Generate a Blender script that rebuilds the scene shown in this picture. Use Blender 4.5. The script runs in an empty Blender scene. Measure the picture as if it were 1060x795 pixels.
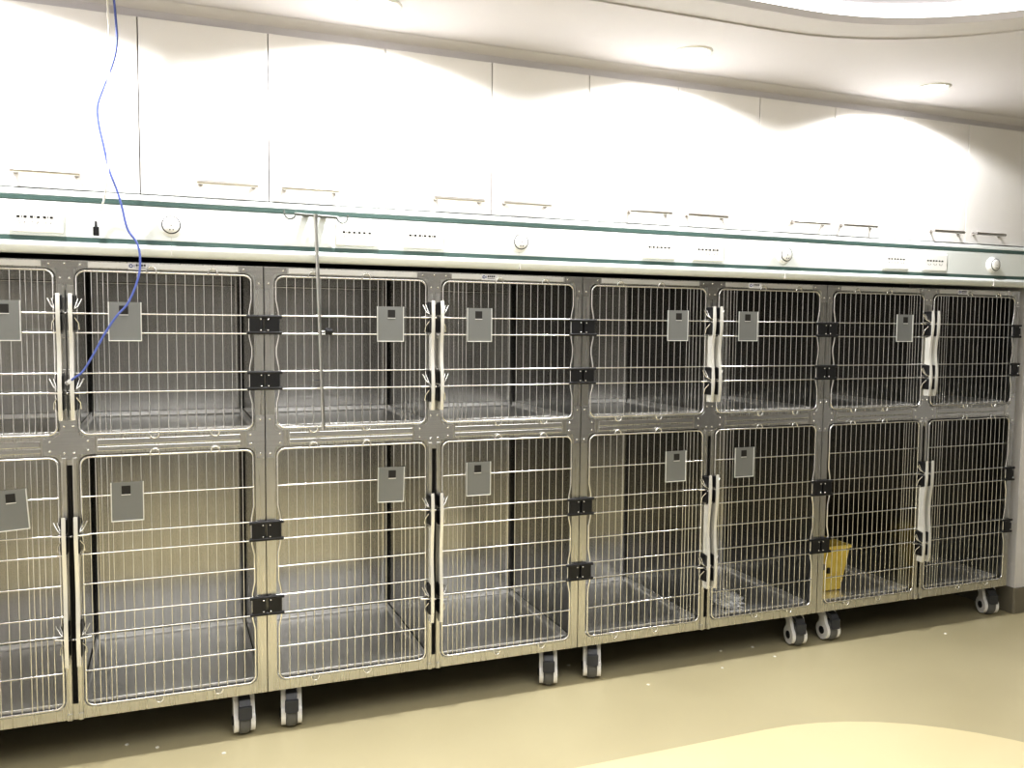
import bpy, bmesh, math, random
from mathutils import Vector, Matrix
random.seed(7)
PI = math.pi
COL = bpy.context.scene.collection

# ------------------------------------------------------------------ materials
def mat(name, color, rough=.5, metal=0., **kw):
    m = bpy.data.materials.new(name); m.use_nodes = True
    nt = m.node_tree; b = nt.nodes['Principled BSDF']
    b.inputs['Base Color'].default_value = (*color, 1)
    b.inputs['Roughness'].default_value = rough
    b.inputs['Metallic'].default_value = metal
    for k, v in kw.items(): b.inputs[k.replace('_', ' ')].default_value = v
    return m

def noise_mix(m, c1, c2, scale=(1, 1, 1), nscale=5., detail=4., rough=None, bump=0., bscale=None, lo=.35, hi=.65):
    nt = m.node_tree; b = nt.nodes['Principled BSDF']
    tc = nt.nodes.new('ShaderNodeTexCoord'); mp = nt.nodes.new('ShaderNodeMapping')
    mp.inputs['Scale'].default_value = scale
    nt.links.new(tc.outputs['Object'], mp.inputs['Vector'])
    n = nt.nodes.new('ShaderNodeTexNoise'); n.inputs['Scale'].default_value = nscale; n.inputs['Detail'].default_value = detail
    nt.links.new(mp.outputs['Vector'], n.inputs['Vector'])
    r = nt.nodes.new('ShaderNodeValToRGB')
    r.color_ramp.elements[0].position = lo; r.color_ramp.elements[1].position = hi
    r.color_ramp.elements[0].color = (*c1, 1); r.color_ramp.elements[1].color = (*c2, 1)
    nt.links.new(n.outputs['Fac'], r.inputs['Fac']); nt.links.new(r.outputs['Color'], b.inputs['Base Color'])
    if rough:
        mr = nt.nodes.new('ShaderNodeMapRange'); mr.inputs['To Min'].default_value = rough[0]; mr.inputs['To Max'].default_value = rough[1]
        nt.links.new(n.outputs['Fac'], mr.inputs['Value']); nt.links.new(mr.outputs['Result'], b.inputs['Roughness'])
    if bump:
        n2 = nt.nodes.new('ShaderNodeTexNoise'); n2.inputs['Scale'].default_value = bscale or 6.; n2.inputs['Detail'].default_value = 2.
        nt.links.new(tc.outputs['Object'], n2.inputs['Vector'])
        bp = nt.nodes.new('ShaderNodeBump'); bp.inputs['Strength'].default_value = bump; bp.inputs['Distance'].default_value = .02
        nt.links.new(n2.outputs['Fac'], bp.inputs['Height']); nt.links.new(bp.outputs['Normal'], b.inputs['Normal'])
    return m

def emis(name, color, strength):
    m = mat(name, color, .5)
    b = m.node_tree.nodes['Principled BSDF']
    b.inputs['Emission Color'].default_value = (*color, 1); b.inputs['Emission Strength'].default_value = strength
    return m

M = {}
M['steel'] = noise_mix(mat('brushed_steel', (.6, .58, .53), .26, 1.), (.60, .595, .575), (.65, .645, .625), (60, 60, 1), 3, 3, (.24, .32), .03, 3.)
M['plate'] = noise_mix(mat('plate_steel', (.6, .58, .53), .3, 1.), (.74, .735, .72), (.80, .795, .78), (1, 1, 60), 3, 3, (.14, .22))
M['strip'] = mat('bright_strip', (.88, .87, .84), .34, .75)
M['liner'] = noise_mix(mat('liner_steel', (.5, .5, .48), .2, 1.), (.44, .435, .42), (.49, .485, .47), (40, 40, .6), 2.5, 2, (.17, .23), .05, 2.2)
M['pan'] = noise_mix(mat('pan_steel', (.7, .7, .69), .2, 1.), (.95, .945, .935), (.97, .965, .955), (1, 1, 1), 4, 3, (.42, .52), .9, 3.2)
M['wire'] = mat('chrome_wire', (.86, .86, .85), .2, 1.)
M['latch'] = mat('polished_latch', (.86, .85, .80), .22, .35)
M['black'] = mat('black_plastic', (.012, .012, .013), .38)
M['slot'] = mat('slot_dark', (.02, .018, .015), .6)
M['card'] = mat('card_plate', (.24, .245, .235), .42, .3)
M['cardrim'] = mat('card_rim', (.85, .85, .82), .3, .6)
M['lacquer'] = mat('white_lacquer', (.86, .845, .83), .28)
M['carcass'] = mat('carcass_white', (.7, .68, .66), .5)
M['nickel'] = mat('satin_nickel', (.62, .6, .58), .3, 1.)
M['trunk'] = mat('white_trunking', (.80, .835, .82), .3)
M['green'] = noise_mix(mat('green_strip', (.05, .13, .11), .35), (.075, .13, .118), (.095, .155, .14), (1, 1, 1), 3)
M['plastic'] = mat('white_plastic', (.88, .88, .86), .3)
M['ring'] = mat('dark_ring', (.06, .06, .065), .3, .7)
M['hole'] = mat('socket_hole', (.01, .01, .01), .6)
M['tube'] = mat('pole_steel', (.58, .58, .56), .28, 1.)
M['bar'] = mat('bar_grey', (.16, .17, .16), .4, .3)
M['blue'] = mat('blue_cable', (.11, .15, .42), .4)
M['clear'] = mat('clear_plastic', (.92, .92, .91), .12, 0., Transmission_Weight=.25)
M['whitecord'] = mat('white_cord', (.82, .8, .74), .4)
M['tyre'] = mat('grey_tyre', (.15, .15, .145), .5)
M['pedal'] = mat('brake_grey', (.05, .052, .058), .4)
M['castwhite'] = mat('caster_white', (.9, .89, .88), .25)
M['yellow'] = noise_mix(mat('yellow_plastic', (.75, .5, .06), .45), (.80, .58, .09), (.92, .74, .20), (1, 1, 1), 14)
M['speck'] = mat('paper_speck', (.9, .88, .8), .7)
M['sticker'] = mat('sticker_white', (.78, .78, .80), .35)
M['stickblue'] = mat('sticker_blue', (.08, .10, .28), .4)
M['stickdark'] = mat('sticker_ink', (.06, .06, .07), .5)
M['paint'] = noise_mix(mat('wall_paint', (.78, .76, .74), .6), (.87, .85, .84), (.90, .88, .87), (1, 1, 1), 3)
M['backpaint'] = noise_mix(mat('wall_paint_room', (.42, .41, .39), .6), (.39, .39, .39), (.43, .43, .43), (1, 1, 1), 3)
M['ceil'] = noise_mix(mat('ceiling_paint', (.74, .71, .68), .7), (.665, .645, .66), (.685, .665, .68), (1, 1, 1), 2)
M['nichewall'] = mat('niche_wall', (.10, .10, .095), .7)  # wall colour darkened to deepen the shade under and behind the kennels
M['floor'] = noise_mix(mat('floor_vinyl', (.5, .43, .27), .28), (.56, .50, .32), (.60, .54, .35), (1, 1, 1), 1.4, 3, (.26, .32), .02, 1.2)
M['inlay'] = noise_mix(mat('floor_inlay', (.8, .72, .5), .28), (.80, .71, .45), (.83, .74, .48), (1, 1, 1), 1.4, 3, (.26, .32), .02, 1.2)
M['base'] = mat('baseboard_grey', (.22, .20, .15), .5)
M['lamp'] = emis('lamp_lens', (1, .96, .9), 14.)
M['cove'] = emis('cove_strip', (1, .985, .98), 2.2)

# ------------------------------------------------------------------ mesh builder
class MB:
    def __init__(s): s.v = []; s.f = []; s.mi = []; s.sm = []; s.cur = 0; s.mir = None
    def add(s, vs, fs, smooth=False):
        o = len(s.v); s.v += [tuple(v) for v in vs]
        for f in fs: s.f.append([i + o for i in f]); s.mi.append(s.cur); s.sm.append(smooth)
    def box(s, a, b, c=0.):
        (x0, y0, z0), (x1, y1, z1) = a, b
        x0, x1 = min(x0, x1), max(x0, x1); y0, y1 = min(y0, y1), max(y0, y1); z0, z1 = min(z0, z1), max(z0, z1)
        c = min(c, .45 * min(x1 - x0, y1 - y0, z1 - z0))
        if c <= 0:
            s.add([(x, y, z) for x in (x0, x1) for y in (y0, y1) for z in (z0, z1)],
                  [(0, 1, 3, 2), (4, 6, 7, 5), (0, 4, 5, 1), (2, 3, 7, 6), (0, 2, 6, 4), (1, 5, 7, 3)]); return
        bm = bmesh.new(); bmesh.ops.create_cube(bm, size=1)
        for v in bm.verts: v.co = Vector(((x0 + x1) / 2 + v.co.x * (x1 - x0), (y0 + y1) / 2 + v.co.y * (y1 - y0), (z0 + z1) / 2 + v.co.z * (z1 - z0)))
        bmesh.ops.bevel(bm, geom=bm.edges[:], offset=c, segments=2, profile=.5, affect='EDGES')
        s.frombm(bm)
    def frombm(s, bm, smooth=False):
        bm.verts.index_update()
        s.add([v.co[:] for v in bm.verts], [[v.index for v in f.verts] for f in bm.faces], smooth); bm.free()
    def tube(s, pts, r, n=8, closed=False, cap=True):
        pts = [Vector(p) for p in pts]; N = len(pts); rings = []
        prev = None; vs = []
        for i, p in enumerate(pts):
            a = pts[i - 1] if (i > 0 or closed) else pts[i]
            b = pts[(i + 1) % N] if (i < N - 1 or closed) else pts[i]
            t = (b - a).normalized()
            if prev is None:
                up = Vector((0, 1, 0)) if abs(t.y) < .9 else Vector((1, 0, 0))
                nn = (up - t * up.dot(t)).normalized()
            else: nn = (prev - t * prev.dot(t)).normalized()
            prev = nn; bb = t.cross(nn); rr = r[i] if isinstance(r, (list, tuple)) else r
            vs += [p + (nn * math.cos(2 * PI * k / n) + bb * math.sin(2 * PI * k / n)) * rr for k in range(n)]
        fs = []
        for i in range(N if closed else N - 1):
            j = (i + 1) % N
            for k in range(n): fs.append((i * n + k, i * n + (k + 1) % n, j * n + (k + 1) % n, j * n + k))
        s.add(vs, fs, True)
        if not closed and cap:
            s.add(vs[:n], [tuple(range(n))[::-1]]); s.add(vs[-n:], [tuple(range(n))])
    def prism(s, poly, axis, a, b, smooth=False):
        # poly in the two other axes; extruded along axis from a to b
        def P(u, v, w): return {'x': (w, u, v), 'y': (u, w, v), 'z': (u, v, w)}[axis]
        n = len(poly)
        s.add([P(u, v, a) for u, v in poly] + [P(u, v, b) for u, v in poly],
              [(i, (i + 1) % n, n + (i + 1) % n, n + i) for i in range(n)], smooth)
        s.add([P(u, v, a) for u, v in poly], [tuple(range(n))[::-1]]); s.add([P(u, v, b) for u, v in poly], [tuple(range(n))])
    def lathe(s, prof, c, axis='y', n=28, smooth=True):
        # prof: (radius, height along axis)
        vs = []
        for r, h in prof:
            for k in range(n):
                u, v = r * math.cos(2 * PI * k / n), r * math.sin(2 * PI * k / n)
                vs.append({'y': (c[0] + u, c[1] + h, c[2] + v), 'z': (c[0] + u, c[1] + v, c[2] + h), 'x': (c[0] + h, c[1] + u, c[2] + v)}[axis])
        fs = [(i * n + k, i * n + (k + 1) % n, (i + 1) * n + (k + 1) % n, (i + 1) * n + k) for i in range(len(prof) - 1) for k in range(n)]
        s.add(vs, fs, smooth)
        if prof[0][0] > 1e-6: s.add(vs[:n], [tuple(range(n))])
        if prof[-1][0] > 1e-6: s.add(vs[-n:], [tuple(range(n))[::-1]])
    def rivet(s, x, z, y=0., r=.0042):
        s.lathe([(r, 0), (r * .85, -.0016), (r * .4, -.0026), (.0001, -.0028)], (x, y, z), 'y', 8)
    def plate(s, outer, holes, y0, y1):
        # flat plate in XZ with holes, thickness y0..y1
        bm = bmesh.new(); es = []
        for lp in [outer] + holes:
            vs = [bm.verts.new((u, y0, v)) for u, v in lp]
            es += [bm.edges.new((vs[i], vs[(i + 1) % len(vs)])) for i in range(len(vs))]
        bmesh.ops.triangle_fill(bm, use_beauty=True, use_dissolve=False, edges=es)
        r = bmesh.ops.extrude_face_region(bm, geom=bm.faces[:])
        for g in r['geom']:
            if isinstance(g, bmesh.types.BMVert): g.co.y = y1
        bmesh.ops.recalc_face_normals(bm, faces=bm.faces[:])
        s.frombm(bm)
    def mesh(s, name, mats, mirror=None):
        vs = s.v if mirror is None else [(mirror - v[0], v[1], v[2]) for v in s.v]
        me = bpy.data.meshes.new(name); me.from_pydata(vs, [], s.f); me.update()
        for m in (mats if isinstance(mats, (list, tuple)) else [mats]): me.materials.append(m)
        me.polygons.foreach_set('material_index', s.mi); me.polygons.foreach_set('use_smooth', s.sm)
        bm = bmesh.new(); bm.from_mesh(me); bmesh.ops.recalc_face_normals(bm, faces=bm.faces[:]); bm.to_mesh(me); bm.free()
        return me
    def build(s, name, mats, parent=None, mirror=None, noflip=False):
        o = bpy.data.objects.new(name, s.mesh(name, mats, mirror)); COL.objects.link(o)
        if parent: o.parent = parent
        return o

def link_mesh(name, me, parent=None):
    o = bpy.data.objects.new(name, me); COL.objects.link(o)
    if parent: o.parent = parent
    return o
def tag(o, label=None, cat=None, group=None, kind=None):
    if label: o['label'] = label
    if cat: o['category'] = cat
    if group: o['group'] = group
    if kind: o['kind'] = kind
    return o
def empty(name, loc):
    o = bpy.data.objects.new(name, None); COL.objects.link(o); o.location = loc; o.empty_display_size = .05; return o
def copy_tree(o, parent=None):
    c = o.copy(); COL.objects.link(c); c.parent = parent
    for ch in list(o.children): copy_tree(ch, c)
    return c
def struct(name, mb, m, parent=None):
    o = mb.build(name, m, parent); o['kind'] = 'structure'; return o
def rrect(x0, z0, x1, z1, r, n=6):
    out = []
    for cx, cz, a0 in ((x1 - r, z1 - r, 0), (x0 + r, z1 - r, PI / 2), (x0 + r, z0 + r, PI), (x1 - r, z0 + r, 1.5 * PI)):
        for i in range(n + 1):
            a = a0 + PI / 2 * i / n; out.append((cx + r * math.cos(a), cz + r * math.sin(a)))
    return out
def bez(pts, sub=8):
    # Catmull-Rom through points
    P = [Vector(p) for p in pts]; out = []
    for i in range(len(P) - 1):
        p0 = P[max(i - 1, 0)]; p1 = P[i]; p2 = P[i + 1]; p3 = P[min(i + 2, len(P) - 1)]
        for k in range(sub):
            t = k / sub
            out.append(.5 * ((2 * p1) + (p2 - p0) * t + (2 * p0 - 5 * p1 + 4 * p2 - p3) * t * t + (3 * p1 - p0 - 3 * p2 + p3) * t ** 3))
    out.append(P[-1]); return out

# ------------------------------------------------------------------ room
CZ = 2.502            # ceiling height
XL, XR, YF, YB = -1.75, 5.0, -4.7, .78
PX = 3.745            # pier beside the last kennel bank
b = MB(); b.box((XL, YF, -.05), (XR, YB, 0)); fl = struct('floor', b, M['floor'])
def rr_plan(x0, y0, x1, y1, r, n=14): return rrect(x0, y0, x1, y1, r, n)
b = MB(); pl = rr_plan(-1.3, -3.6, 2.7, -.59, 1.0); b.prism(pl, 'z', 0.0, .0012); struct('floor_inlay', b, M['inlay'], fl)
# ceiling with recessed tray
step = rr_plan(-1.45, -3.75, 2.73, -.555, 1.03); cove = rr_plan(-1.3, -3.6, 2.6, -.69, .9)
def hplate(mb, outer, holes, z0, z1):
    t = MB(); t.plate(outer, holes, z0, z1)
    mb.add([(v[0], v[2], v[1]) for v in t.v], t.f)
sq = [(XL, YF), (XR, YF), (XR, YB), (XL, YB)]
b = MB(); hplate(b, sq, [step], CZ, CZ + .007); ce = struct('ceiling', b, M['ceil'])
b = MB(); hplate(b, rr_plan(-1.47, -3.77, 2.75, -.535, 1.05), [cove], CZ + .006, CZ + .03); struct('ceiling_step', b, M['ceil'], ce)
b = MB(); b.box((XL, YF, CZ + .105), (XR, YB, CZ + .125)); struct('tray_ceiling', b, M['ceil'], ce)
b = MB(); outer = rr_plan(-1.34, -3.64, 2.64, -.65, .94)
n = len(outer)
b.add([(x, y, CZ + .03) for x, y in outer] + [(x, y, CZ + .105) for x, y in outer], [(i, (i + 1) % n, n + (i + 1) % n, n + i) for i in range(n)], True)
struct('tray_riser', b, M['ceil'], ce)
b = MB(); inn = rr_plan(-1.335, -3.635, 2.635, -.655, .935)
n = len(inn)
inner = rr_plan(-1.325, -3.625, 2.625, -.665, .925)
b.add([(x, y, CZ + .032) for x, y in inn] + [(x, y, CZ + .085) for x, y in inn] + [(x, y, CZ + .085) for x, y in inner] + [(x, y, CZ + .032) for x, y in inner],
      [(k * n + i, k * n + (i + 1) % n, ((k + 1) % 4) * n + (i + 1) % n, ((k + 1) % 4) * n + i) for k in range(4) for i in range(n)], True)
tag(b.build('cove_light_strip', M['cove']), 'glowing white light strip running round the rounded recess in the ceiling', 'light strip')
def wall(name, a, bb, m, parent=None):
    w = MB(); w.box(a, bb); return struct(name, w, m, parent)
wall('wall_back', (XL, YB, 0), (XR, YB + .1, CZ + .1), M['nichewall'])
wall('wall_far_left', (XL - .1, YF, 0), (XL, YB, CZ + .1), M['paint'])
wall('wall_far_right', (XR, YF, 0), (XR + .1, YB, CZ + .1), M['backpaint'])
wall('wall_front', (XL, YF - .1, 0), (XR, YF, CZ + .1), M['backpaint'])
wall('wall_right', (PX, .02, 0), (XR, YB, CZ), M['paint'])
QX = -1.235
wall('wall_left', (XL, .02, 0), (QX, YB, CZ), M['paint'])
b = MB(); b.box((PX - .006, .008, 0), (XR, .02, .135), .003); b.box((PX - .012, .012, 0), (PX, .6, .135), .003); struct('baseboard_right', b, M['base'])
b = MB(); b.box((XL, .008, 0), (-1.229, .02, .135), .003); struct('baseboard_left', b, M['base'])
# filler board above the wall cabinets, and side filler
b = MB(); b.prism([(.015, 2.449), (.015, 2.475), (.004, 2.484), (-.012, 2.496), (-.02, 2.501), (.05, 2.501), (.05, 2.449)], 'x', XL, XR)
struct('trim_1', b, M['ceil'])
b = MB(); b.box((3.672, .002, 1.70), (PX, .03, 2.449)); b.box((QX, .002, 1.70), (-1.197, .03, 2.449)); struct('trim_2', b, M['lacquer'])
b = MB(); b.box((QX, .02, 1.86), (PX, .75, 1.882)); struct('trim_3', b, M['carcass'])   # board under the cabinets

# ------------------------------------------------------------------ wall cabinets
W0, DW = .0215, .4055
DZ0, DZ1 = 1.884, 2.447
def make_cabinet():
    r = empty('wall_cabinet', (0, 0, DZ0))
    def P(o): o.location.z = -DZ0; return o
    c = MB(); x0, x1 = -DW + .001, DW - .001
    c.box((x0, .02, DZ0), (x0 + .018, .40, DZ1)); c.box((x1 - .018, .02, DZ0), (x1, .40, DZ1))
    c.box((x0, .02, DZ0), (x1, .40, DZ0 + .018)); c.box((x0, .02, DZ1 - .018), (x1, .40, DZ1)); c.box((x0, .39, DZ0), (x1, .40, DZ1))
    P(c.build('carcass', M['carcass'], r))
    for s in (-1, 1):
        d = MB(); a, e = (.0016, DW - .0016) if s > 0 else (-DW + .0016, -.0016)
        d.box((a, 0, DZ0 + .001), (e, .018, DZ1 - .001), .0015); door = P(d.build('cabinet_door', M['lacquer'], r))
        h = MB(); h0, h1 = (.043, .229) if s > 0 else (-.229, -.043)
        h.tube([(h0 - .004, -.03, 1.930), (h1 + .004, -.03, 1.930)], .007, 10)
        for q in (h0 + .008, h1 - .008): h.tube([(q, 0.001, 1.930), (q, -.03, 1.930)], .005, 10); h.lathe([(.009, -.004), (.009, 0)], (q, 0, 1.930), 'y', 12)
        h.build('handle', M['nickel'], door)
    return r
cab_labels = ['white two-door wall cabinet at the far left, cut off by the edge of the picture',
 'white two-door wall cabinet between the hanging blue cable and the drip pole',
 'white two-door wall cabinet directly above the pair of sockets beside the drip pole',
 'white two-door wall cabinet above the middle pair of sockets, right of the picture centre',
 'white two-door wall cabinet over the seam of the two right-hand kennel banks',
 'white two-door wall cabinet at the right end, cut by the picture edge']
proto = make_cabinet()
for i in range(6):
    o = proto if i == 0 else copy_tree(proto)
    o.location.x = W0 + (i - 1) * 2 * DW
    tag(o, cab_labels[i], 'wall cabinet', 'white wall cabinets above the kennels')

# ------------------------------------------------------------------ medical trunking
TX0, TX1 = QX + .002, PX - .002
t = empty('wall_trunking', (0, 0, 1.68))
def T(o): o.location.z = -1.68; return o
prof = [(.018, 1.879), (-.012, 1.879), (-.022, 1.874), (-.024, 1.860), (-.018, 1.857), (-.018, 1.845), (-.022, 1.842), (-.024, 1.839), (-.024, 1.734), (-.020, 1.731), (-.020, 1.719), (-.030, 1.716)]
for i in range(9):
    a = PI * .5 * i / 8; prof.append((-.014 - .026 * math.cos(a), 1.706 - .026 * math.sin(a)))
prof += [(.018, 1.680)]
b = MB(); b.prism(prof, 'x', TX0, TX1); body = T(b.build('trunking_body', M['trunk'], t))
for z0, z1, y in ((1.8435, 1.8575, -.0246), (1.7185, 1.7325, -.0246)):
    b = MB(); b.box((TX0, y, z0), (TX1, y + .006, z1), .0008); T(b.build('green_stripe', M['green'], t))
KX = [-.293, .937, 2.175, 3.425]
for x in KX:
    b = MB(); b.box((x - .0008, -.0415, 1.682), (x + .0008, -.02, 1.716)); b.box((x - .0008, -.0245, 1.73), (x + .0008, -.02, 1.75)); T(b.build('joint_seam', M['carcass'], t))
tag(t, 'long white medical trunking with two green stripes under the wall cabinets', 'trunking')

def make_socket():
    r = empty('socket_outlet', (0, -.024, 1.782))
    p = MB(); p.box((-.076, -.009, -.040), (.076, .0, .040), .004); p.build('cover_plate', M['plastic'], r)
    for k in (-1, 0, 1):
        h = MB(); cx = k * .036 - .002
        for q in (-.0095, .0095): h.box((cx + q - .0042, -.0098, .004), (cx + q + .0042, -.0085, .0105))
        h.box((cx - .001, -.0098, .004), (cx + .001, -.0085, .0105))
        for q in (-1, 1):
            a, c = cx + q * .0045, cx + q * .009
            h.prism([(a, -.014), (a + .0012, -.014), (c + .0012, -.006), (c, -.006)], 'y', -.0098, -.0085)
        h.build('socket_holes', M['hole'], r)
    return r
sx = [-.683, .318, .557, 1.55, 1.784, 2.809, 3.047]
sl = ['leftmost white triple socket plate, beside the black plug on a white cord',
      'white triple socket plate just right of the hanging drip pole',
      'white triple socket plate between the drip pole sockets and the second round outlet',
      'white triple socket plate, second to the left of the third round outlet',
      'white triple socket plate just left of the third round outlet from the left',
      'white triple socket plate just right of the third round outlet from the left',
      'white triple socket plate just left of the rightmost round outlet']
proto = make_socket()
for i, x in enumerate(sx):
    o = proto if i == 0 else copy_tree(proto); o.location.x = x
    tag(o, sl[i], 'socket', 'triple socket plates on the trunking')
def make_outlet():
    r = empty('round_wall_outlet', (0, -.024, 1.784))
    p = MB(); p.lathe([(.038, .0), (.038, -.004), (.035, -.007), (.0295, -.008), (.0295, -.018), (.029, -.02)], (0, 0, 0), 'y', 36); p.build('outlet_body', M['plastic'], r)
    q = MB(); q.tube([(.0275 * math.cos(a), -.021, .0275 * math.sin(a)) for a in [2 * PI * k / 36 for k in range(36)]], .0021, 8, True); q.build('dark_ring', M['ring'], r)
    f = MB(); f.lathe([(.0262, -.018), (.0262, -.023), (.023, -.026), (.012, -.0275), (.0001, -.028)], (0, 0, 0), 'y', 36); f.build('outlet_cap', M['plastic'], r)
    d = MB()
    for px, pz in ((0, -.002), (-.004, -.016), (.006, -.016)): d.lathe([(.0022, -.0262), (.0018, -.0285), (.0001, -.0287)], (px, 0, pz), 'y', 10)
    d.build('outlet_pins', M['ring'], r)
    return r
ol = ['round white gas outlet with dark ring, above the leftmost kennel bank',
      'round white gas outlet with dark ring, above the drip pole kennel bank',
      'round white gas outlet with dark ring, just left of the right-hand socket pair',
      'round white gas outlet with dark ring, rightmost, at the end of the trunking']
proto = make_outlet()
for i, x in enumerate(KX):
    o = proto if i == 0 else copy_tree(proto); o.location.x = x
    tag(o, ol[i], 'gas outlet', 'round outlets on the trunking')

# ------------------------------------------------------------------ kennel banks
CW, UW = .61, 1.22
ZB, ZT = .162, 1.6625
UP = [1.104, 1.240, 1.302, 1.432, 1.494, 1.630]
LO = [.204, .324, .446, .511, .613, .712, .778, .901, 1.030]
VX = [.077 + .0292 * k for k in range(15)] + [.500, .517, .534, .553]
DX0, DX1 = .041, .577
def frame_path(z0, z1, hz, r=.026):
    pts = []
    def arc(cx, cz, a0):
        for i in range(7):
            a = a0 + PI / 2 * i / 6; pts.append((cx + r * math.cos(a), -.004, cz + r * math.sin(a)))
    # right (latch) side up, top, hinge side down with kinks beside the hinges, bottom
    arc(DX1 - r, z1 - r, 0); arc(DX0 + r, z1 - r, PI / 2)
    for za, zb in hz:
        k = .008
        pts.append((DX0, -.004, zb + .055)); pts.append((DX0 + k, -.004, zb + .012)); pts.append((DX0 + k, -.004, za - .012)); pts.append((DX0, -.004, za - .05))
    arc(DX0 + r, z0 + r, PI); arc(DX1 - r, z0 + r, 1.5 * PI)
    return pts
def door_meshes(zs, upper, mir):
    z0, z1 = zs[0], zs[-1]; mx = UW if mir else None
    if upper: hz = [(1.432, 1.494), (1.240, 1.302)]; lt, lb = 1.494, 1.240; htop, hbot = 1.556, 1.154
    else: hz = [(.712, .778), (.446, .511)]; lt, lb = .778, .440; htop, hbot = .845, .354
    out = {}
    f = MB(); f.tube(frame_path(z0, z1, hz), .0036, 10, True); out['door'] = f.mesh('door', M['wire'], mx)
    g = MB()
    for x in VX: g.tube([(x, -.0035, z0), (x, -.0035, z1)], .00185, 6)
    for z in zs[1:-1]:
        at_h = any(abs(z - q) < .002 for h in hz for q in h)
        pts = [(DX0 - (.012 if at_h else 0), -.0085, z), (DX1 + (.008 if at_h else 0), -.0085, z)]
        g.tube(pts, .0028, 8)
    # little wire loops bent over the top and bottom rods
    for x in (.165, .355):
        for zz, s in ((z1, 1), (z0, -1)):
            g.tube([(x + .0146 * math.cos(a), -.012, zz + s * (.002 + .017 * math.sin(a))) for a in [PI * k / 10 for k in range(11)]], .0026, 8)
    out['wire_grid'] = g.mesh('wire_grid', M['wire'], mx)
    out['hinges'] = []
    for za, zb in hz:
        h = MB(); h.box((.0035, -.017, za - .003), (.050, 0.0, zb + .002), .0035)
        for q in (za + .003, zb - .004): h.tube([(.0, -.0125, q), (.058, -.0125, q)], .006, 8)
        h.cur = 1
        for q in (za + .012, zb - .013): h.rivet(.012, q, -.017, .0032)
        out['hinges'].append(h.mesh('hinge', [M['black'], M['wire']], mx))
    # latch: wavy flat handle on edge, clamps and bent wires
    L = MB(); x0, x1 = .5865, .5985
    yf, ybk = -.052, -.012
    prof = []
    N = 26
    zone = [(lt - .062, lt + .06), (lb - .06, lb + .062)]
    for i in range(N + 1):
        z = htop + (hbot - htop) * i / N
        mid = (lt + lb) / 2
        w = .006 * math.cos((z - mid) / (lt - lb) * 2 * PI * 1.0)
        prof.append((yf + .006 + w, z))
    back = [(ybk, hbot), (ybk, lb - .058), (yf + .009, lb - .054), (yf + .010, lb + .058), (ybk, lb + .064),
            (ybk, lt - .066), (yf + .010, lt - .060), (yf + .008, htop - .004)]
    L.prism(prof + back, 'x', x0, x1)
    out['latch_handle'] = L.mesh('latch_handle', M['latch'], mx)
    out['clamps'] = []
    for z in (lt, lb):
        c = MB(); c.box((x0 - .004, -.044, z + .010), (x1 + .003, .0, z + .058), .004); c.box((x0 - .004, -.044, z - .056), (x1 + .003, .0, z - .004), .004)
        c.cur = 1
        for dx in (0, .012):
            c.tube([(DX1 - .004 - dx, -.018, z + .046), (DX1 + .004 - dx * .6, -.024, z + .02), (x1 + .002, -.044, z + .002)], .0028, 6)
        c.tube([(DX1 - .006, -.012, z - .052), (DX1 - .004, -.018, z - .03), (x0 + .004, -.036, z - .002)], .0028, 6)
        c.tube([(DX1 - .02, -.014, z), (x1 + .012, -.03, z)], .004, 8)
        out['clamps'].append(c.mesh('latch_clamp', [M['black'], M['wire']], mx))
    # card holder
    C = MB(); a, e = .387, .487; zb_, zt_ = (1.405, 1.532) if upper else (.815, .945)
    C.box((a + .002, -.0155, zb_ + .002), (e - .002, -.0125, zt_)); C.cur = 1
    for p, q in (((a, -.018, zb_), (a + .0035, -.0125, zt_)), ((e - .0035, -.018, zb_), (e, -.0125, zt_)), ((a, -.018, zb_), (e, -.0125, zb_ + .0035))): C.box(p, q, .001)
    C.cur = 2; C.box((a + .040, -.0165, zt_ - .040), (a + .067, -.0122, zt_ - .012))
    C.cur = 1; C.box((a + .040, -.017, zt_ - .043), (a + .068, -.0155, zt_ - .040))
    out['card_holder'] = C.mesh('card_holder', [M['card'], M['cardrim'], M['slot']], mx)
    return out
DM = {(u, m): door_meshes(UP if u else LO, u, m) for u in (0, 1) for m in (0, 1)}

# shared bank meshes
def opening(x0, z0, x1, z1): return rrect(x0, z0, x1, z1, .031, 6)
ops = []
for m in (0, 1):
    for z0, z1 in ((1.0965, 1.6375), (.1965, 1.0375)):
        a, e = (.0335, .5845) if not m else (UW - .5845, UW - .0335)
        ops.append(opening(a, z0, e, z1))
slot_lo = [(.602, .215), (.618, .215), (.618, 1.005), (.602, 1.005)]
slot_up = [(.6085, 1.16), (.6115, 1.16), (.6115, 1.57), (.6085, 1.57)]
b = MB(); b.plate([(.0016, ZB), (UW - .0016, ZB), (UW - .0016, ZT), (.0016, ZT)], ops + [slot_lo, slot_up], 0., .024)
ME_face = b.mesh('face_frame', M['steel'])
b = MB(); b.box((.590, .0245, .18), (.630, .03, 1.64)); ME_slot = b.mesh('post_slot_shade', M['slot'])  # dark backing strip, its colour stands for the shade inside the post gaps
def post(mx):
    p = MB(); p.box((.5875, -.007, .176), (.6015, -.0003, 1.03), .002); p.box((.586, -.012, .163), (.602, -.0005, .186), .002)
    return p.mesh('removable_post', M['steel'], mx)
ME_post = [post(None), post(UW)]
def keeper(z0, z1, mx):
    p = MB(); p.box((.5915, -.003, z0), (.6065, -.0002, z1), .001)
    p.rivet(.599, z0 + .012, -.003, .003); p.rivet(.599, z1 - .012, -.003, .003)
    return p.mesh('latch_keeper', M['plate'], mx)
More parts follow.
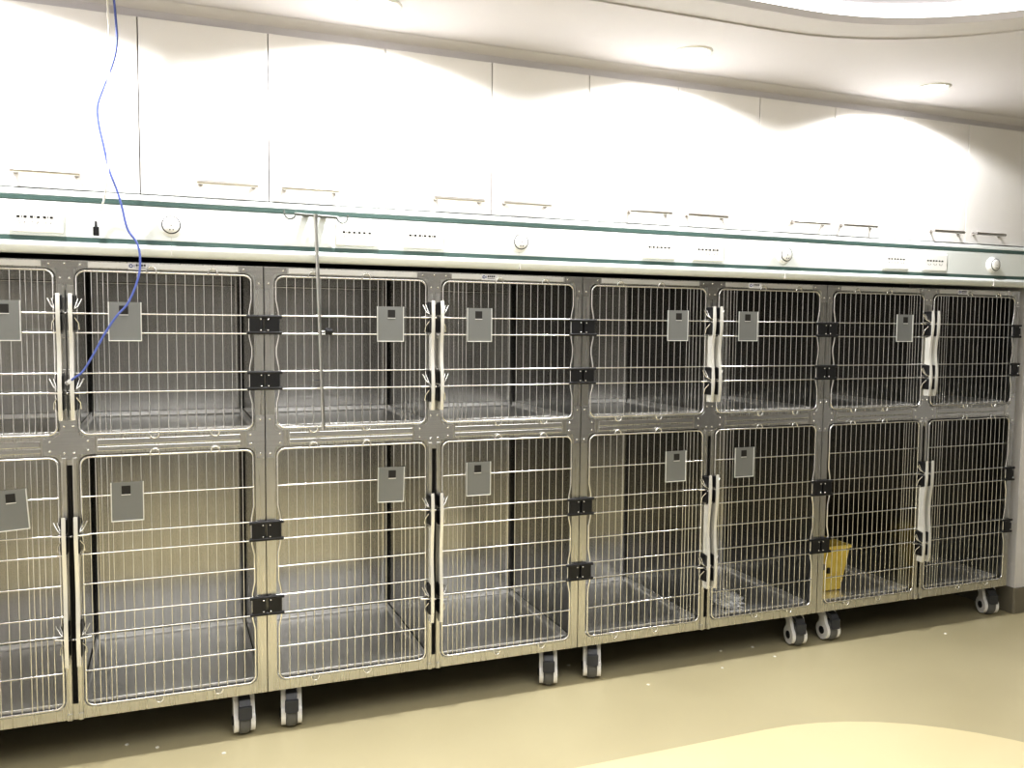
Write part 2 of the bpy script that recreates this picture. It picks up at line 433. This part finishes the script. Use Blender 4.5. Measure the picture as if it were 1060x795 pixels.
ME_keep = [keeper(z0, z1, mx) for mx in (None, UW) for z0, z1 in ((1.415, 1.545), (1.185, 1.315))]
def poly_plate(poly, rivets, mx=None):
    p = MB(); p.prism(poly, 'y', -.0022, -.0002)
    for x, z in rivets: p.rivet(x, z, -.0022)
    return p.mesh('corner_plate', M['plate'], mx)
c = .61
def fil(cx, cz, sx, sz, r=.024, n=5):   # concave quarter arc used between arms of a plate
    return [(cx + sx * r * (1 - math.sin(PI / 2 * i / n)), cz + sz * r * (1 - math.cos(PI / 2 * i / n))) for i in range(n + 1)]
def cross_poly():
    h, wv = .075, .0245
    z0, z1, zt, zb = 1.0395, 1.0945, 1.150, 1.022
    r = .022
    def arc(cx, cz, a0, a1, n=5): return [(cx + r * math.cos(a0 + (a1 - a0) * i / n), cz + r * math.sin(a0 + (a1 - a0) * i / n)) for i in range(n + 1)]
    P = []
    P += [(c + wv, zt)] + arc(c + wv + r, z1 + r, PI, 1.5 * PI) + [(c + h, z1), (c + h, z0), (c + wv, z0), (c + wv, zb), (c - wv, zb), (c - wv, z0), (c - h, z0), (c - h, z1)]
    P += arc(c - wv - r, z1 + r, 1.5 * PI, 2 * PI) + [(c - wv, zt)]
    return P
ME_cross = poly_plate(cross_poly(), [(c + sx * .055, z) for sx in (-1, 1) for z in (1.052, 1.083)] + [(c - .013, 1.132), (c + .013, 1.132), (c - .014, 1.045), (c + .014, 1.045)])
tpl = [(c - .062, 1.640), (c - .062, 1.6595), (c + .062, 1.6595), (c + .062, 1.640), (c + .0245, 1.636), (c + .0245, 1.585), (c - .0245, 1.585), (c - .0245, 1.636)]
ME_tee = poly_plate(tpl, [(c - .045, 1.650), (c, 1.652), (c + .045, 1.650), (c - .013, 1.606), (c + .013, 1.606)])
seamp = [(.002, 1.000), (.030, 1.000), (.032, 1.030), (.040, 1.0395), (.062, 1.0395), (.062, 1.0945), (.040, 1.0945), (.032, 1.104), (.030, 1.15), (.002, 1.15)]
ME_seam = [poly_plate(seamp, [(.050, 1.052), (.050, 1.083), (.016, 1.135), (.016, 1.015)], mx) for mx in (None, UW)]
topp = [(.002, 1.585), (.028, 1.585), (.031, 1.628), (.042, 1.640), (.078, 1.640), (.078, 1.6595), (.002, 1.6595)]
ME_top = [poly_plate(topp, [(.066, 1.650), (.016, 1.605)], mx) for mx in (None, UW)]
def rail(mx):
    p = MB(); p.box((.082, -.0035, 1.0465), (.528, -.0002, 1.0625), .0015); p.box((.082, -.0035, 1.0665), (.528, -.0002, 1.0865), .0015)
    return p.mesh('rail_strip', M['plate'], mx)
def toprail(mx):
    p = MB(); p.box((.084, -.0028, 1.6405), (.543, -.0002, 1.6585), .001); return p.mesh('top_strip', M['strip'], mx)
ME_rail = [rail(None), rail(UW)]; ME_trail = [toprail(None), toprail(UW)]
def liner(z0, z1, mx):
    p = MB(); x0, x1, y0, y1, r = .022, .599, .024, .690, .03
    pl = [(x0, y0)] + [(x0 + r - r * math.cos(a), y1 - r + r * math.sin(a)) for a in [PI / 2 * i / 8 for i in range(9)]] + [(x1 - r + r * math.sin(a), y1 - r + r * math.cos(a)) for a in [PI / 2 * i / 8 for i in range(9)]] + [(x1, y0)]
    n = len(pl)
    p.add([(x, y, z0) for x, y in pl] + [(x, y, z1) for x, y in pl], [(i, i + 1, n + i + 1, n + i) for i in range(n - 1)], True)
    p.add([(x, y, z1) for x, y in pl], [tuple(range(n))])
    # rolled bead near the top of the back wall
    p.tube([(x0 + r, y1 - .001, z1 - .028), (x1 - r, y1 - .001, z1 - .028)], .004, 8)
    me = p.mesh('compartment_lining', M['liner'], mx); return me
def pan(z0, mx):
    p = MB(); x0, x1, y0, y1 = .024, .597, .028, .686; r = .012; lip = .022; nx, ny = 26, 26
    prof = [(0, lip), (.0015, lip + .0015), (.003, lip)] + [(.003 + r - r * math.cos(a), r - r * math.sin(a)) for a in [PI / 2 * i / 5 for i in range(6)]]
    loops = []
    for d, h in prof: loops.append([(x0 + d, y0 + d, z0 + h), (x1 - d, y0 + d, z0 + h), (x1 - d, y1 - d, z0 + h), (x0 + d, y1 - d, z0 + h)])
    vs = [q for lp in loops for q in lp]
    p.add(vs, [(i * 4 + k, i * 4 + (k + 1) % 4, (i + 1) * 4 + (k + 1) % 4, (i + 1) * 4 + k) for i in range(len(loops) - 1) for k in range(4)], False)
    p.add(loops[-1], [(0, 1, 2, 3)])
    return p.mesh('floor_pan', M['pan'], mx)
ME_liner = {}; ME_pan = {}
for m in (0, 1):
    mx = UW if m else None
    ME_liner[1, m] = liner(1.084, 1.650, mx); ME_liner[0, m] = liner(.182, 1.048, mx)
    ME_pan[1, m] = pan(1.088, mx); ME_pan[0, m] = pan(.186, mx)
def boxme(name, m, *bs):
    p = MB()
    for a, e in bs: p.box(a, e)
    return p.mesh(name, m)
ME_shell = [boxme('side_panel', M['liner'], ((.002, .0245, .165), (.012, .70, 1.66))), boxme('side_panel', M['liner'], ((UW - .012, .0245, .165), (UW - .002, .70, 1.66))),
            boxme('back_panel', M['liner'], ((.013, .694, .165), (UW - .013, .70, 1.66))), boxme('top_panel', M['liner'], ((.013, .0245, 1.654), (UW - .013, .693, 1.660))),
            boxme('base_panel', M['slot'], ((.013, .0245, .163), (UW - .013, .693, .176)))]  # base panel coloured dark to deepen the shadow under the bank
# casters (built pointing to -Y, swivel axis at origin, floor at z=0)
def caster_meshes():
    out = {}
    f = MB(); f.lathe([(.030, .152), (.030, .160)], (0, .03, 0), 'z', 20); f.lathe([(.021, .128), (.024, .150)], (0, .03, 0), 'z', 20)
    for s in (-1, 1):
        pl = []
        for i in range(25):
            a = math.radians(125) + math.radians(290) * i / 24
            pl.append((.043 * math.cos(a), .050 + .043 * math.sin(a)))
        pl += [(.020, .105), (.046, .128), (.046, .146), (.006, .146), (-.012, .120)]
        xa, xb = (.0205, .0365) if s > 0 else (-.0365, -.0205)
        f.prism(pl, 'x', xa, xb)
    f.box((-.0325, .006, .124), (.0325, .048, .146), .004)
    out['fork'] = f.mesh('fork', M['castwhite'])
    w = MB(); w.lathe([(.036, -.019), (.045, -.019), (.049, -.013), (.050, 0), (.049, .013), (.045, .019), (.036, .019)], (0, 0, .050), 'x', 36)
    out['wheel'] = w.mesh('wheel', M['tyre'])
    out['hub_cap'] = []
    for s in (-1, 1):
        h = MB(); h.lathe([(.0175, 0), (.0175, s * .0032), (.013, s * .0048), (.0001, s * .005)], (s * .0365, 0, .050), 'x', 20)
        out['hub_cap'].append(h.mesh('hub_cap', M['black']))
    p = MB(); pl = [(-.052, .066), (-.058, .070), (-.052, .112), (-.036, .134), (.004, .146), (.008, .134), (-.030, .118), (-.042, .098), (-.047, .068)]
    p.prism(pl, 'x', -.0195, .0195); p.box((-.0235, -.057, .070), (.0235, -.044, .116), .004)
    out['brake_pedal'] = p.mesh('brake_pedal', M['pedal'])
    return out
CM = caster_meshes()
def add_caster(root, x, y, rz):
    c0 = link_mesh('caster', CM['fork'], root); c0.location = (x, y, 0); c0.rotation_euler.z = rz
    bv = c0.modifiers.new('bevel', 'BEVEL'); bv.width = .0055; bv.segments = 3; bv.limit_method = 'ANGLE'; bv.angle_limit = math.radians(50)
    link_mesh('wheel', CM['wheel'], c0); [link_mesh('hub_cap', me, c0) for me in CM['hub_cap']]; link_mesh('brake_pedal', CM['brake_pedal'], c0)
def make_sticker():
    p = MB(); p.box((.776, -.0046, 1.6375), (.840, -.0030, 1.6590), .0004)
    p.cur = 1; p.lathe([(.0062, 0), (.0062, -.0006)], (.7855, -.0046, 1.6495), 'y', 14)
    p.box((.7945, -.0052, 1.646), (.7965, -.0045, 1.6545))
    p.cur = 0; p.lathe([(.003, -.0006), (.003, -.0010)], (.7855, -.0046, 1.6495), 'y', 12)
    p.cur = 2
    for k in range(4): p.box((.800 + k * .0078, -.0052, 1.6485 + (k % 2) * .0007), (.806 + k * .0078, -.0045, 1.6555))
    p.box((.800, -.0052, 1.6435), (.829, -.0045, 1.6450))
    p.v = [(v[0] + .018, v[1], v[2]) for v in p.v]
    return p.mesh('maker_sticker', [M['sticker'], M['stickblue'], M['stickdark']])
ME_stick = make_sticker()

def make_bank(i, label, cards, casters):
    r = empty('kennel_bank', (i * UW, 0, 0))
    link_mesh('face_frame', ME_face, r)
    for me in ME_shell: link_mesh(me.name.split('.')[0], me, r)
    link_mesh('post_slot_shade', ME_slot, r)
    for m in (0, 1):
        for u in (1, 0):
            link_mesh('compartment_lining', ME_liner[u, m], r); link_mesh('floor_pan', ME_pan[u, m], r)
        link_mesh('removable_post', ME_post[m], r)
        link_mesh('corner_plate', ME_seam[m], r); link_mesh('corner_plate', ME_top[m], r)
        link_mesh('rail_strip', ME_rail[m], r); link_mesh('top_strip', ME_trail[m], r)
    for me in ME_keep: link_mesh('latch_keeper', me, r)
    link_mesh('corner_plate', ME_cross, r); link_mesh('corner_plate', ME_tee, r)
    link_mesh('maker_sticker', ME_stick, r)
    for m in (0, 1):
        for u in (1, 0):
            D = DM[u, m]
            d = link_mesh('door', D['door'], r); link_mesh('wire_grid', D['wire_grid'], d)
            for me in D['hinges']: link_mesh('hinge', me, d)['label'] = 'black plastic hinge block'
            link_mesh('latch_handle', D['latch_handle'], d)
            for me in D['clamps']: link_mesh('latch_clamp', me, d)
            if (u, m) in cards:
                ch = link_mesh('card_holder', D['card_holder'], d)
                dx, dz, ry = cards[u, m]; ch.location = (dx, 0, dz)
                if ry:   # hangs a little crooked, turned about its own middle
                    cen = Vector((.437 if not m else UW - .437, 0, 1.494 if u else .901))
                    ch.rotation_euler.y = ry; ch.location = Vector((dx, 0, dz)) + cen - Matrix.Rotation(ry, 3, 'Y') @ cen
    for x, y, rz in casters: add_caster(r, x, y, rz)
    tag(r, label, 'kennel', 'stainless steel kennel banks')
    return r
z = (0, 0, 0)
back = [(.10, .60, .3), (1.12, .60, -.2)]
make_bank(-1, 'leftmost stainless steel four-door kennel bank, half cut off, blue cable end at its latches',
          {(1, 1): z, (0, 1): (-.004, -.002, 0), (1, 0): z, (0, 0): (.004, -.008, -.06)}, [(.09, .06, 0), (1.142, .06, .02)] + back)
make_bank(0, 'stainless steel four-door kennel bank with the thin drip pole hanging before its upper left door',
          {(1, 1): z, (0, 1): (.0, .003, 0), (1, 0): (.004, 0, 0), (0, 0): (.006, .001, .02)}, [(.088, .06, -.08), (1.117, .06, -.36)] + back)
make_bank(1, 'stainless four-door kennel bank third from left, crumpled clear bag in its lower right compartment',
          {(1, 1): (.004, .005, 0), (0, 1): (.003, .005, 0), (1, 0): (-.002, .005, 0), (0, 0): (.002, .005, 0)}, [(.097, .06, -.40), (1.156, .06, -.20)] + back)
make_bank(2, 'stainless four-door kennel bank beside the white wall, yellow bin in its lower left compartment',
          {(1, 0): (.014, .004, 0)}, [(.128, .06, -.08), (1.172, .065, -.35)] + back)

# ------------------------------------------------------------------ things in and around the kennels
# yellow bin
b = MB(); bx0, bx1, by0, by1, bz0, bz1 = 2.512, 2.735, .17, .36, .190, .418
def ring_(ix, iy, z): return [(bx0 - ix, by0 - iy, z), (bx1 + ix, by0 - iy, z), (bx1 + ix, by1 + iy, z), (bx0 - ix, by1 + iy, z)]
loops = [ring_(-.006, -.006, bz0), ring_(0, 0, bz0 + .006), ring_(.028, .024, bz1 - .016), ring_(.036, .032, bz1 - .014), ring_(.036, .032, bz1), ring_(.024, .020, bz1), ring_(.020, .016, bz1 - .02), ring_(-.010, -.010, bz0 + .012)]
vs = [q for l in loops for q in l]
b.add(vs, [(i * 4 + k, i * 4 + (k + 1) % 4, (i + 1) * 4 + (k + 1) % 4, (i + 1) * 4 + k) for i in range(len(loops) - 1) for k in range(4)])
b.add(loops[0], [(0, 1, 2, 3)]); b.add(loops[-1], [(0, 1, 2, 3)])
b.cur = 1
for k in range(3): b.box((2.575 + .03 * k, by0 - .022, .285 + .02 * (k % 2)), (2.588 + .03 * k, by0 - .0125, .312 + .02 * (k % 2)))
o = b.build('plastic_bin', [M['yellow'], M['ring']])
tag(o, 'yellow plastic bin standing in the lower left compartment of the rightmost kennel bank', 'bin')
# crumpled clear bag
bm = bmesh.new(); bmesh.ops.create_icosphere(bm, subdivisions=4, radius=1)
for v in bm.verts:
    d = v.co.normalized(); k = 1 + .28 * math.sin(9 * d.x + 3 * d.y) * math.cos(7 * d.z + 5 * d.x) + random.uniform(-.10, .10)
    v.co = Vector((d.x * .072 * k, d.y * .06 * k, max(d.z * .036 * k, -.018)))
b = MB(); b.frombm(bm); o = b.build('clear_bag', M['clear']); o.location = (2.068, .17, .2065)
tag(o, 'small crumpled clear plastic bag lying in the lower right compartment of the third kennel bank', 'plastic bag')

# camera-ray free helper: measured points of hanging cords, as (x, z) in the kennel front plane
def to_pts(lst, y): return [(x, (y(zz) if callable(y) else y), zz) for x, zz in lst]
BLUE = [(-0.453, -0.068, 2.503), (-0.447, -0.068, 2.465), (-0.443, -0.068, 2.407), (-0.441, -0.068, 2.349), (-0.448, -0.068, 2.295), (-0.465, -0.068, 2.24), (-0.485, -0.068, 2.187), (-0.5, -0.068, 2.136), (-0.498, -0.068, 2.083), (-0.486, -0.068, 2.019), (-0.471, -0.068, 1.943), (-0.45, -0.068, 1.881), (-0.437, -0.068, 1.831), (-0.422, -0.068, 1.762), (-0.395, -0.068, 1.718), (-0.387, -0.068, 1.669), (-0.394, -0.068, 1.607), (-0.424, -0.068, 1.53), (-0.461, -0.068, 1.483), (-0.495, -0.068, 1.428), (-0.533, -0.068, 1.355), (-0.561, -0.068, 1.309), (-0.583, -0.068, 1.291), (-0.592, -0.066, 1.284)]
WHITE = [(-0.468, -0.085, 2.503), (-0.465, -0.085, 2.455), (-0.462, -0.085, 2.354), (-0.459, -0.085, 2.282), (-0.465, -0.085, 2.24), (-0.471, -0.085, 2.141), (-0.473, -0.085, 2.022), (-0.473, -0.083, 1.944), (-0.484, -0.06, 1.871), (-0.496, -0.045, 1.831), (-0.511, -0.04, 1.792), (-0.514, -0.04, 1.773)]
# blue network cable
r = empty('network_cable', (BLUE[-1][0], BLUE[-1][1], BLUE[-1][2]))
def off(pts): return [(p[0] - BLUE[-1][0], p[1] - BLUE[-1][1], p[2] - BLUE[-1][2]) for p in pts]
b = MB(); path = bez(off(BLUE)); b.tube(path, .0036, 10); b.build('cable', M['blue'], r)
d = (Vector(path[-1]) - Vector(path[-4])).normalized()
b = MB(); b.box((-.006, -.004, -.011), (.006, .004, .013), .001); b.cur = 1; b.box((-.0045, -.0048, -.0095), (.0045, -.0038, -.004)); pg = b.build('clear_plug', [M['clear'], M['nickel']], r)
pg.rotation_euler.y = math.atan2(d.x, d.z) + PI; pg.location = d * .010
tag(r, 'blue network cable hanging from the ceiling to the latches of the leftmost kennel bank', 'cable')
# white cord with black plug
r = empty('hanging_cord', WHITE[-1])
b = MB(); b.tube(bez([tuple(Vector(p) - Vector(WHITE[-1])) for p in WHITE]), .003, 8); b.build('cord', M['whitecord'], r)
b = MB(); b.lathe([(.0022, .012), (.0035, .010), (.004, -.006)], (0, 0, 0), 'z', 12); b.box((-.0085, -.006, -.034), (.0085, .006, -.006), .002); b.build('black_plug', M['black'], r)
tag(r, 'thin white cord with a black plug hanging from the ceiling beside the blue cable', 'cord')

# drip pole
px0, px1, pz0, pz1, py = .192, .169, 1.097, 1.842, -.055
r = empty('drip_pole', (px0, py, pz0))
def pp(x, y, zz): return (x - px0, y - py, zz - pz0)
b = MB(); b.tube([pp(px0, py, pz0), pp(px1 + .001, py, 1.80), pp(px1, py, pz1 - .012), pp(px1, py, pz1)], [.0066, .0066, .0075, .0095], 14); b.build('tube', M['tube'], r)
b = MB(); b.tube([pp(.098, py, 1.8405), pp(.244, py, 1.8355)], .0055, 10); b.box(pp(.130, -.052, 1.834), pp(.15, -.0255, 1.841), .001); b.box(pp(.19, -.052, 1.8325), pp(.21, -.0255, 1.8395), .001); b.build('crossbar', M['bar'], r)
for sgn, cx, cz in ((-1, .083, 1.841), (1, .260, 1.8355)):
    b = MB(); b.tube([pp(cx - sgn * .0185 * math.cos(a) , py - .004, cz - .0185 * math.sin(a)) for a in [PI * k / 14 for k in range(15)]] + [pp(cx + sgn * .0195, py - .004, cz + .010)], .0028, 8); b.build('hook', M['bar'], r)
b = MB(); kx = .1835; b.tube([pp(kx, py, 1.441), pp(kx + .018, py, 1.441)], .003, 8)
b.cur = 1; b.lathe([(.008, 0), (.0125, .002), (.0125, .009), (.009, .011), (.0125, .013), (.0125, .023), (.008, .025)], pp(kx + .016, py, 1.441), 'x', 12)
b.build('clamp_knob', [M['tube'], M['black']], r)
b = MB(); b.tube([pp(.186, py, 1.271), pp(.160, py + .008, 1.271)], .0022, 6); b.build('side_pin', M['pedal'], r)
tag(r, 'slim steel drip pole with two hooks hung from the trunking before a kennel door', 'drip pole')

# specks of paper on the floor
for (x, y) in [(-0.464, 0.106), (-0.366, 0.047), (-0.155, -0.076), (1.28, 0.203), (1.5, -0.094), (1.891, -0.055), (2.001, 0.113), (2.168, 0.101), (2.188, -0.03), (3.159, -0.08)]:
    bm = bmesh.new(); bmesh.ops.create_icosphere(bm, subdivisions=1, radius=1)
    for v in bm.verts: v.co = Vector((v.co.x * random.uniform(.006, .010), v.co.y * random.uniform(.006, .010), (max(v.co.z, -.2) + .2) * .004))
    b = MB(); b.frombm(bm); o = b.build('paper_speck', M['speck']); o.location = (x, y, .0003)
    tag(o, 'tiny pale paper speck lying on the beige floor in front of the kennels', 'speck', 'paper specks on the floor')

# ------------------------------------------------------------------ lights
def add_light(kind, name, loc, energy, color=(1, .97, .93), rot=(0, 0, 0), **kw):
    l = bpy.data.lights.new(name, kind); l.energy = energy; l.color = color
    for k, v in kw.items(): setattr(l, k, v)
    o = bpy.data.objects.new(name, l); COL.objects.link(o); o.location = loc; o.rotation_euler = rot; return o
dl_lab = ['round recessed ceiling downlight nearest the left, above the drip pole cabinets', 'round recessed ceiling downlight in the middle of the row', 'round recessed ceiling downlight at the right, brightest and whole in view']
for i, x in enumerate((-.855, .347, 1.545, 2.749)):
    if i > 0:
        r = empty('ceiling_downlight', (x, -.25, CZ))
        b = MB(); b.lathe([(.058, -.001), (.060, -.006), (.071, -.005), (.074, 0)], (0, 0, 0), 'z', 32); b.build('trim_ring', M['plastic'], r)
        b = MB(); b.lathe([(.0001, -.004), (.058, -.004), (.058, -.001)], (0, 0, 0), 'z', 28); b.build('lamp_lens', M['lamp'], r)
        tag(r, dl_lab[i - 1], 'downlight', 'recessed downlights over the cabinets')
    add_light('SPOT', 'downlight_beam', (x, -.25, CZ - .012), 60, (.985, .985, 1), spot_size=math.radians(158), spot_blend=.2, shadow_soft_size=.03)
add_light('AREA', 'added_tray_fill', (.65, -2.2, CZ + .085), 60, (.98, .985, 1), shape='RECTANGLE', size=3.0, size_y=1.8)  # added area light for general room brightness, no visible fitting

w = bpy.data.worlds.new('World'); bpy.context.scene.world = w; w.use_nodes = True
w.node_tree.nodes['Background'].inputs['Color'].default_value = (.5, .5, .5, 1); w.node_tree.nodes['Background'].inputs['Strength'].default_value = .3

# ------------------------------------------------------------------ camera
yaw, pitch, roll = .3796, -.06706, .00904
cy, sy, cp, sp = math.cos(yaw), math.sin(yaw), math.cos(pitch), math.sin(pitch)
fwd = Vector((sy * cp, cy * cp, sp)); right = Vector((cy, -sy, 0)); up = right.cross(fwd)
cr, sr = math.cos(roll), math.sin(roll)
R_, U_ = right * cr + up * sr, up * cr - right * sr
cam = bpy.data.cameras.new('Camera'); co = bpy.data.objects.new('Camera', cam); COL.objects.link(co)
co.matrix_world = Matrix(((R_.x, U_.x, -fwd.x, -.30535), (R_.y, U_.y, -fwd.y, -3.079), (R_.z, U_.z, -fwd.z, 1.465), (0, 0, 0, 1)))
cam.sensor_fit = 'HORIZONTAL'; cam.sensor_width = 36.; cam.lens = 36. * 890 / 1060; cam.clip_start = .05
sc = bpy.context.scene; sc.camera = co
sc.view_settings.view_transform = 'Standard'; sc.view_settings.look = 'None'; sc.view_settings.exposure = .14; sc.view_settings.gamma = .84
